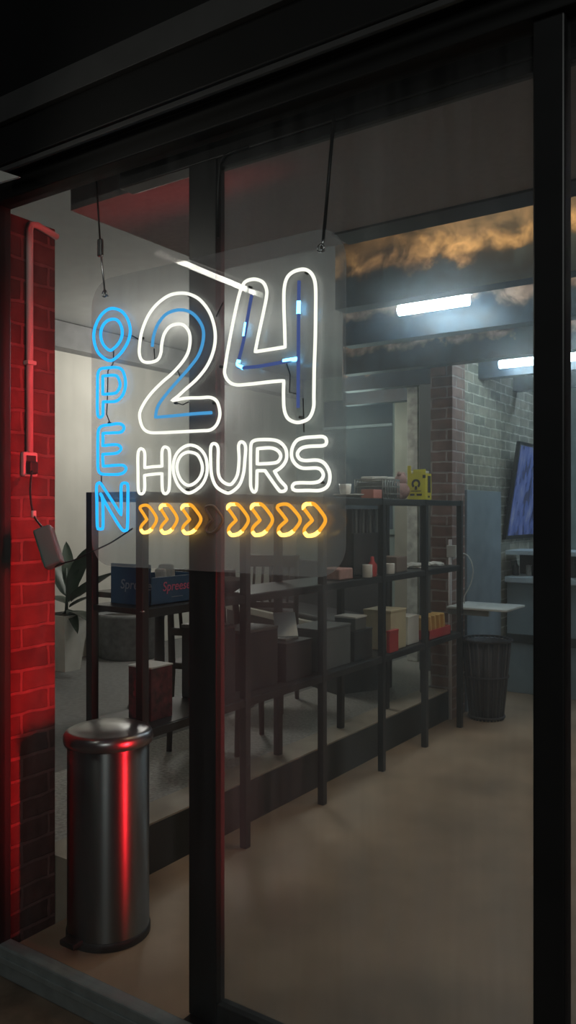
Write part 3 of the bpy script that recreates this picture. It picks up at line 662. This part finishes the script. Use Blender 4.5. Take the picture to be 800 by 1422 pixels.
# top shelf
z = SZ[2] + .001
c = Vector((-2.2, atX(484, 690, -2.2).y, z)); dsh = thing('dish', 'white dish with a small white cup at the panel edge, top shelf', 'dish', c)
obj('plate', MB().lathe([(.03, 0), (.075, .012), (.085, .018), (.08, .02), (.03, .008)], c, 32), CERAM, dsh)
obj('cup', MB().lathe([(.022, .01), (.03, .03), (.034, .075), (.028, .075), (.02, .02)], c + Vector((-.02, 0, 0)), 24), CERAM, dsh)
small('pink_box', 'small pink box beside the white dish on the top shelf', 'box', 516, lambda c: MB().box(c + Vector((-.04, -.05, 0)), c + Vector((.04, .05, .05)), .003), M('pink_card', (.55, .22, .18), .6), -2.19, z)
a, b = atX(527, 690, -2.18).y, atX(550, 690, -2.18).y
ba = thing('wire_basket', 'grey basket of white odds and ends on the top shelf', 'basket', (-2.25, (a + b) / 2, z))
mb = MB().box((-2.34, a, z), (-2.16, b, z + .006))
for k in range(3):
    zz = z + .03 + k * .04
    mb.tube([(-2.34, a, zz), (-2.16, a, zz), (-2.16, b, zz), (-2.34, b, zz)], .005, True, n=6)
for k in range(8):
    y = a + (b - a) * k / 7; mb.tube([(-2.16, y, z), (-2.16, y, z + .11)], .004, n=6); mb.tube([(-2.34, y, z), (-2.34, y, z + .11)], .004, n=6)
obj('mesh_body', mb, GREYPL, ba)
obj('liner', MB().box((-2.332, a + .008, z + .006), (-2.168, b - .008, z + .095), .004), GREYCARD, ba)
for k in range(4):
    c = Vector((-2.27 + .06 * (k % 2), a + (b - a) * (.2 + .17 * k), z + .099)); tag(obj('sachet', MB().box(c + Vector((-.04, -.03, 0)), c + Vector((.04, .03, .03)), .008, rot=Matrix.Rotation(.4 * k, 3, 'Z')), WHITECARD, base=c), 'white sachet lying in the grey basket', 'sachet', 'sachets in the grey basket')
c = Vector((-2.27, atX(557, 690, -2.27).y, z))
bear = MB()
for (dx, dz, r) in ((0, .055, .055), (0, .125, .038), (.03, .03, .028), (-.03, .03, .028), (.028, .158, .015), (-.028, .158, .015)):
    bm = bmesh.new(); bmesh.ops.create_uvsphere(bm, u_segments=16, v_segments=10, radius=r); bm.verts.index_update()
    bear.add([c + v.co + Vector((0, dx, dz)) for v in bm.verts], [[v.index for v in f.verts] for f in bm.faces], True); bm.free()
tag(obj('plush_toy', bear, PINKPL, base=c), 'small pink brown plush sitting beside the yellow box', 'plush toy')
a = atX(591, 690, -2.15).y; b = a + .09
yb_ = thing('yellow_box', 'yellow carton with black round emblem on the top shelf', 'box', (-2.2, (a + b) / 2, z))
# the front (towards the door) and right faces
obj('carton', MB().box((-2.275, a, z), (-2.15, b, z + .165), .003), YELLOW, yb_)
obj('tab', MB().box((-2.275, a, z + .165), (-2.25, a + .006, z + .215), .002).box((-2.235, a, z + .165), (-2.15, a + .006, z + .19), .002), YELLOW, yb_)
ym = a - .001; xc = -2.215; em = MB()
for k in range(14):
    a0, a1 = math.radians(-50 + 20 * k), math.radians(-50 + 20 * (k + 1))
    em.plate([(xc + r * math.cos(q), z + .1 + r * math.sin(q)) for r, q in ((.016, a0), (.03, a0), (.03, a1), (.016, a1))], ym, a)
em.box((xc - .008, ym, z + .062), (xc + .008, a, z + .085))
obj('emblem', em, BLACKINK, yb_)
for q in (((xc - .035, ym, z + .052), (xc + .035, a, z + .057)), ((xc - .04, ym, z + .025), (xc - .01, a, z + .038)), ((xc + .005, ym, z + .025), (xc + .04, a, z + .038)), ((xc + .045, ym, z + .135), (xc + .066, a, z + .155)),
          ((-2.15, a + .03, z + .045), (-2.149, b - .015, z + .15)), ((-2.15, a + .035, z + .014), (-2.149, a + .06, z + .026))):
    obj('print_mark', bx(*q), BLACKINK, yb_)
obj('inner_bag', MB().box((-2.265, a + .015, z + .166), (-2.16, b - .01, z + .182), .006), WHITECARD, yb_)

# ------------------------------------------------------------------ left room
def leaf(mb, base, tip, w, sag=.03, n=9):
    base, tip = Vector(base), Vector(tip); d = tip - base; side = d.cross(Vector((0, 0, 1)))
    side = side.normalized() if side.length > 1e-4 else Vector((1, 0, 0)); up = side.cross(d).normalized()
    vs, fs = [], []
    for i in range(n + 1):
        t = i / n; c_ = base + d * t + Vector((0, 0, sag * math.sin(PI * t))); ww = w * (math.sin(PI * min(1, t ** .8)) ** .7 if 0 < t < 1 else .02)
        for k in range(5):
            s_ = (k - 2) / 2; vs.append(c_ + side * ww * s_ - up * (.16 * w * (1 - abs(s_))))
    m_ = len(vs)
    vs += [v + up * .0015 for v in vs]
    for i in range(n):
        for k in range(4):
            a_ = i * 5 + k; fs.append((a_, a_ + 1, a_ + 6, a_ + 5)); fs.append((m_ + a_, m_ + a_ + 5, m_ + a_ + 6, m_ + a_ + 1))
    mb.add(vs, fs, True)
pb = atZ(92, 930, 0.2)
pt = thing('potted_plant', 'broad leaved plant in tall white tapered pot by the pale wall', 'plant', pb)
obj('pot', MB().frustum(pb, .15, .15, .25, .25, .43).frustum(pb + Vector((0, 0, .41)), .255, .255, .265, .265, .03), POTW, pt)
obj('soil', MB().box(pb + Vector((-.11, -.11, .40)), pb + Vector((.11, .11, .445))), SOIL, pt)
st = MB().tube([pb + Vector((0, 0, .44)), pb + Vector((.01, 0, .6)), pb + Vector((.0, 0, .8))], [.014, .011, .008], n=8)
obj('stem', st, LEAF, pt)
tp = lambda x, y, dy: atY(x, y, pb.y + dy)
for i, (x0_, y0_, x1_, y1_, w_, dy) in enumerate(((96, 826, 122, 760, .075, -.03), (98, 834, 160, 794, .075, -.10), (96, 842, 150, 826, .06, .05), (98, 848, 132, 868, .06, -.06), (94, 830, 70, 775, .075, .02), (94, 838, 62, 830, .07, -.02), (96, 822, 92, 752, .05, .06), (94, 845, 74, 878, .045, -.08), (96, 836, 110, 790, .045, -.1), (95, 846, 108, 880, .04, -.1))):
    mb = MB(); leaf(mb, tp(x0_, y0_, 0), tp(x1_, y1_, dy), w_); obj('leaf', mb, LEAF, pt)
c = atZ(158, 912, 0.2) + Vector((.09, .10, 0))
pl_ = thing('round_planter', 'wide round grey planter on the floor behind the shelving', 'planter', c)
obj('tub', MB().lathe([(.24, 0), (.26, .01), (.30, .34), (.31, .35), (.31, .385), (.29, .385), (.28, .34)], c, 64), STONE, pl_)
obj('soil', MB().lathe([(.25, .32), (.28, .34), (.1, .355), (.01, .36)], c, 48), SOIL, pl_)
def chair(label, loc, rz, group=None):
    t = thing('dining_chair', label, 'chair', (0, 0, 0), group)
    for sx in (-1, 1):
        obj('leg', MB().tube([(sx * .19, -.19, 0), (sx * .185, -.185, .43)], [.015, .019], n=8), WOOD, t)
        obj('leg', MB().tube([(sx * .185, .24, 0), (sx * .185, .20, .43), (sx * .18, .23, .7), (sx * .175, .29, .95)], [.015, .02, .018, .016], n=8), WOOD, t)
    obj('seat', MB().box((-.21, -.21, .42), (.21, .21, .455), .01), WOOD, t)
    obj('top_rail', MB().box((-.185, .265, .87), (.185, .295, .95), .008), WOOD, t)
    obj('lower_rail', MB().box((-.18, .215, .60), (.18, .24, .64), .006), WOOD, t)
    for k in range(5): obj('slat', MB().tube([(-.12 + .06 * k, .228, .62), (-.12 + .06 * k, .28, .89)], .009, n=6), WOOD, t)
    sm = MB()
    for a_, b_ in (((-.185, -.185, .2), (-.185, .22, .2)), ((.185, -.185, .2), (.185, .22, .2)), ((-.185, 0, .2), (.185, 0, .2))): sm.tube([a_, b_], .009, n=6)
    obj('stretcher', sm, WOOD, t)
    t.location = loc; t.rotation_euler = (0, 0, rz); return t
chair('dark wooden slat back chair behind the shelf with the blue box', (-2.80, 1.66, 0.2), math.radians(200))
chair('dark wooden slat back chair just right of the door stile', (-3.1, 2.45, 0.2), math.radians(20))
tb = thing('cafe_table', 'dark square table between the two slat back chairs', 'table', (-3.55, 2.05, .2))
obj('tabletop', MB().box((-3.9, 1.75, .91), (-3.3, 2.35, .945), .006), WOOD, tb)
obj('pedestal', MB().lathe([(.2, 0), (.2, .015), (.035, .03), (.03, .70), (.12, .71)], (-3.6, 2.05, .2), 32), BLACK, tb)
# low bench with pale edge
A, B = Vector((-4.38, 3.69, 0)), Vector((-2.84, 2.96, 0)); dr_ = (B - A).normalized(); nr = Vector((-dr_.y, dr_.x, 0)); ang = math.atan2(dr_.y, dr_.x)
be = thing('bench', 'low dark bench with a pale front edge in the seating area', 'bench', (A + B) / 2 + Vector((0, 0, .2)))
Rz_ = Matrix.Rotation(ang, 3, 'Z'); mid = (A + B) / 2; ln = (B - A).length
def bb(a, b, bev=.004): return MB().box(mid + Vector(a), mid + Vector(b), bev, rot=Rz_, piv=mid)
obj('base', bb((-ln / 2, .01, .2), (ln / 2, .42, .61)), RISER, be)
obj('seat', bb((-ln / 2, .0, .61), (ln / 2, .44, .66)), PALEWOOD, be)
obj('cushion', bb((-ln / 2 + .02, .03, .66), (ln / 2 - .02, .42, .70), .015), DARKCARD, be)
obj('backrest', bb((-ln / 2, .42, .2), (ln / 2, .48, 1.05), .01), DARKCARD, be)
# outdoor led batten under the canopy
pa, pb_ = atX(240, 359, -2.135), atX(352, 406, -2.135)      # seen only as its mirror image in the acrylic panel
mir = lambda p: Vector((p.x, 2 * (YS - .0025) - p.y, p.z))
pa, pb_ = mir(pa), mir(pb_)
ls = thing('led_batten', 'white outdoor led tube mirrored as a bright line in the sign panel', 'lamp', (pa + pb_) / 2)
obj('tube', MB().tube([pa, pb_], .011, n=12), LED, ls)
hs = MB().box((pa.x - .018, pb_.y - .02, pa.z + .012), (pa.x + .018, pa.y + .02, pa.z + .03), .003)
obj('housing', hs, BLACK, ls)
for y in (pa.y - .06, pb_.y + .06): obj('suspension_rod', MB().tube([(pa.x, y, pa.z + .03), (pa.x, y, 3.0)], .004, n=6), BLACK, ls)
# corridor tubes between the papered beams
for lab, x0_, x1_, Y, zz in (('white tube lamp just behind the first cloud papered beam', -2.02, -1.62, 2.27, 2.545), ('white tube lamp by the third cloud papered beam, nearer the post', -2.05, -1.3, 3.93, 2.50)):
    t = thing('tube_lamp', lab, 'lamp', ((x0_ + x1_) / 2, Y, zz + .4))
    obj('tube', MB().tube([(x0_, Y, zz), (x1_, Y, zz)], .028, n=14), LAMP, t)
    hs = MB().box((x0_ - .01, Y - .03, zz + .03), (x1_ + .01, Y + .03, zz + .055), .004)
    for x in (x0_ + .05, x1_ - .05): hs.tube([(x, Y, zz + .05), (x, Y, 3.0)], .005, n=6)
    obj('housing', hs, WHITECARD, t)

# ------------------------------------------------------------------ far end of the corridor
ct = thing('display_counter', 'blue grey display counter with pale ledge at the corridor end', 'counter', (-1.3, 4.8, 0))
zt2, zl, zb2 = 1.13, .93, .43
obj('body', MB().box((-2.24, 4.62, 0), (.6, 5.3, .90), .005), COUNTER, ct)
obj('plinth', MB().box((-2.24, 4.60, .40), (.6, 4.62, .47), .003), RISER, ct)
obj('counter_top', MB().box((-2.24, 4.56, .88), (.6, 5.3, .93), .008), COUNTERTOP, ct)
obj('glass_ledge', MB().box((-2.24, 4.58, 1.10), (.6, 4.95, 1.135), .004), COUNTERTOP, ct)
obj('shelf_support', MB().box((-2.24, 4.93, .93), (.6, 4.95, 1.10)), RISER, ct)
for i in range(12):
    x = -2.19 + .075 * i + random.uniform(-.012, .012); y = 4.70 + .09 * (i % 2); c = Vector((x, y, .931))
    hh = random.uniform(.11, .155)
    if i % 3 == 1: o = obj('tumbler', cyl(c, .028, hh * .7, 18), CERAM if i % 2 else BOTTLE, base=c); tag(o, 'small tumbler among the bottles on the display counter', 'glass', 'tumblers on the display counter')
    else: o = obj('bottle', bottle(c, .027, hh), BOTTLE, base=c); tag(o, 'small dark bottle standing on the display counter', 'bottle', 'dark bottles on the display counter')
# tilted screen on the side wall
sc_ = thing('wall_screen', 'tilted blue lit poster screen on the far brick wall', 'screen', (-2.2, 4.95, 1.3))
ya, yb = 4.62, 5.55
zb3, zt3 = 1.25, 1.97; tilt = .11
def sq(y0, y1, z0, z1, off, th):
    f = lambda z: -2.235 + tilt * (z - zb3) / (zt3 - zb3)
    return MB().add([(f(z0) + off, y0, z0), (f(z0) + off, y1, z0), (f(z1) + off, y1, z1), (f(z1) + off, y0, z1), (f(z0) + off - th, y0, z0), (f(z0) + off - th, y1, z0), (f(z1) + off - th, y1, z1), (f(z1) + off - th, y0, z1)],
                    [(0, 1, 2, 3), (7, 6, 5, 4), (0, 4, 5, 1), (1, 5, 6, 2), (2, 6, 7, 3), (3, 7, 4, 0)])
obj('frame', sq(ya - .03, yb + .03, zb3 - .03, zt3 + .03, 0, .03), BLACK, sc_)
scm = bpy.data.materials.new('lit_blue_print'); scm.use_nodes = True; t_ = scm.node_tree; b_ = t_.nodes['Principled BSDF']; b_.inputs['Roughness'].default_value = .15
tc_ = N(t_, 'ShaderNodeTexCoord'); mp_ = N(t_, 'ShaderNodeMapping'); mp_.inputs['Scale'].default_value = (1, 5, 2.2); nz_ = N(t_, 'ShaderNodeTexNoise'); nz_.inputs['Scale'].default_value = 2.4; nz_.inputs['Detail'].default_value = 5
L(t_, tc_.outputs['Object'], mp_.inputs[0]); L(t_, mp_.outputs[0], nz_.inputs['Vector'])
rp_ = N(t_, 'ShaderNodeValToRGB'); el = rp_.color_ramp.elements
el[0].position = .35; el[0].color = (.012, .012, .05, 1); el[1].position = .7; el[1].color = (.16, .19, .3, 1)
q = el.new(.5); q.color = (.05, .08, .24, 1); q = el.new(.6); q.color = (.09, .11, .26, 1)
L(t_, nz_.outputs['Fac'], rp_.inputs[0]); L(t_, rp_.outputs[0], b_.inputs['Base Color']); L(t_, rp_.outputs[0], b_.inputs['Emission Color']); b_.inputs['Emission Strength'].default_value = .45
obj('screen', sq(ya, yb, zb3, zt3, .003, .003), scm, sc_)
obj('highlight_bar', sq(ya + .62, ya + .68, 1.55, 1.72, .006, .003), WHITE_N, sc_)  # glowing strip imitating a white reflection on the screen
# wall table, basket, wires
wt = thing('wall_table', 'narrow white table top fixed beside the brick column', 'table', (-2.05, 3.55, .8))
obj('tabletop', MB().box((-2.24, 3.42, .785), (-1.82, 3.79, .80), .004), TABLEW, wt)
obj('leg', MB().tube([(-2.17, 3.48, 0), (-2.17, 3.48, .785)], .011, n=10), CONDUIT, wt)
obj('apron', MB().box((-2.24, 3.44, .745), (-1.95, 3.46, .785), .002), GREYPL, wt)
c = Vector((-2.07, 3.72, 0)); bk = thing('slatted_basket', 'dark slatted tapered basket under the narrow white table', 'basket', c)
obj('liner', MB().lathe([(.10, .01), (.105, .02), (.155, .54), (.148, .54), (.1, .03)], c, 32), BASKET, bk)
for k in range(28):
    a_ = 2 * PI * k / 28; u = Vector((math.cos(a_), math.sin(a_), 0))
    obj('slat', MB().tube([c + u * .112 + Vector((0, 0, .0)), c + u * .164 + Vector((0, 0, .55))], .0065, n=6), BASKETL if k % 2 else BASKET, bk)
for zz, rr in ((.02, .122), (.3, .148), (.55, .172)):
    obj('hoop', MB().tube([c + Vector((rr * math.cos(2 * PI * k / 40), rr * math.sin(2 * PI * k / 40), zz)) for k in range(40)], .008, True, n=8), BASKET, bk)
so = atX(628, 767, -2.253); so.x = -2.253
wo = thing('wall_socket', 'white wall socket with a trailing cord on the brick column', 'socket', atY(628, 767, 3.55))
p = atY(630, 766, 3.55)
obj('plate', MB().box(p + Vector((-.04, -.03, -.04)), p + Vector((.03, .0, .045)), .004), WHITECARD, wo)
obj('cord', MB().tube(spline([p + Vector((.03, -.015, .0)), atY(650, 772, 3.56), atY(657, 790, 3.58), atY(654, 810, 3.6), atY(645, 828, 3.6), Vector(atY(645, 838, 3.6))], .01), .0045, n=6), WHITECARD, wo)
tag(obj('wall_pipe', MB().tube([(-2.262, 3.535, 0), (-2.262, 3.535, 1.25)], .012, n=10), CONDUIT, base=(-2.262, 3.535, 0)), 'thin pale pipe running down the brick column', 'pipe')
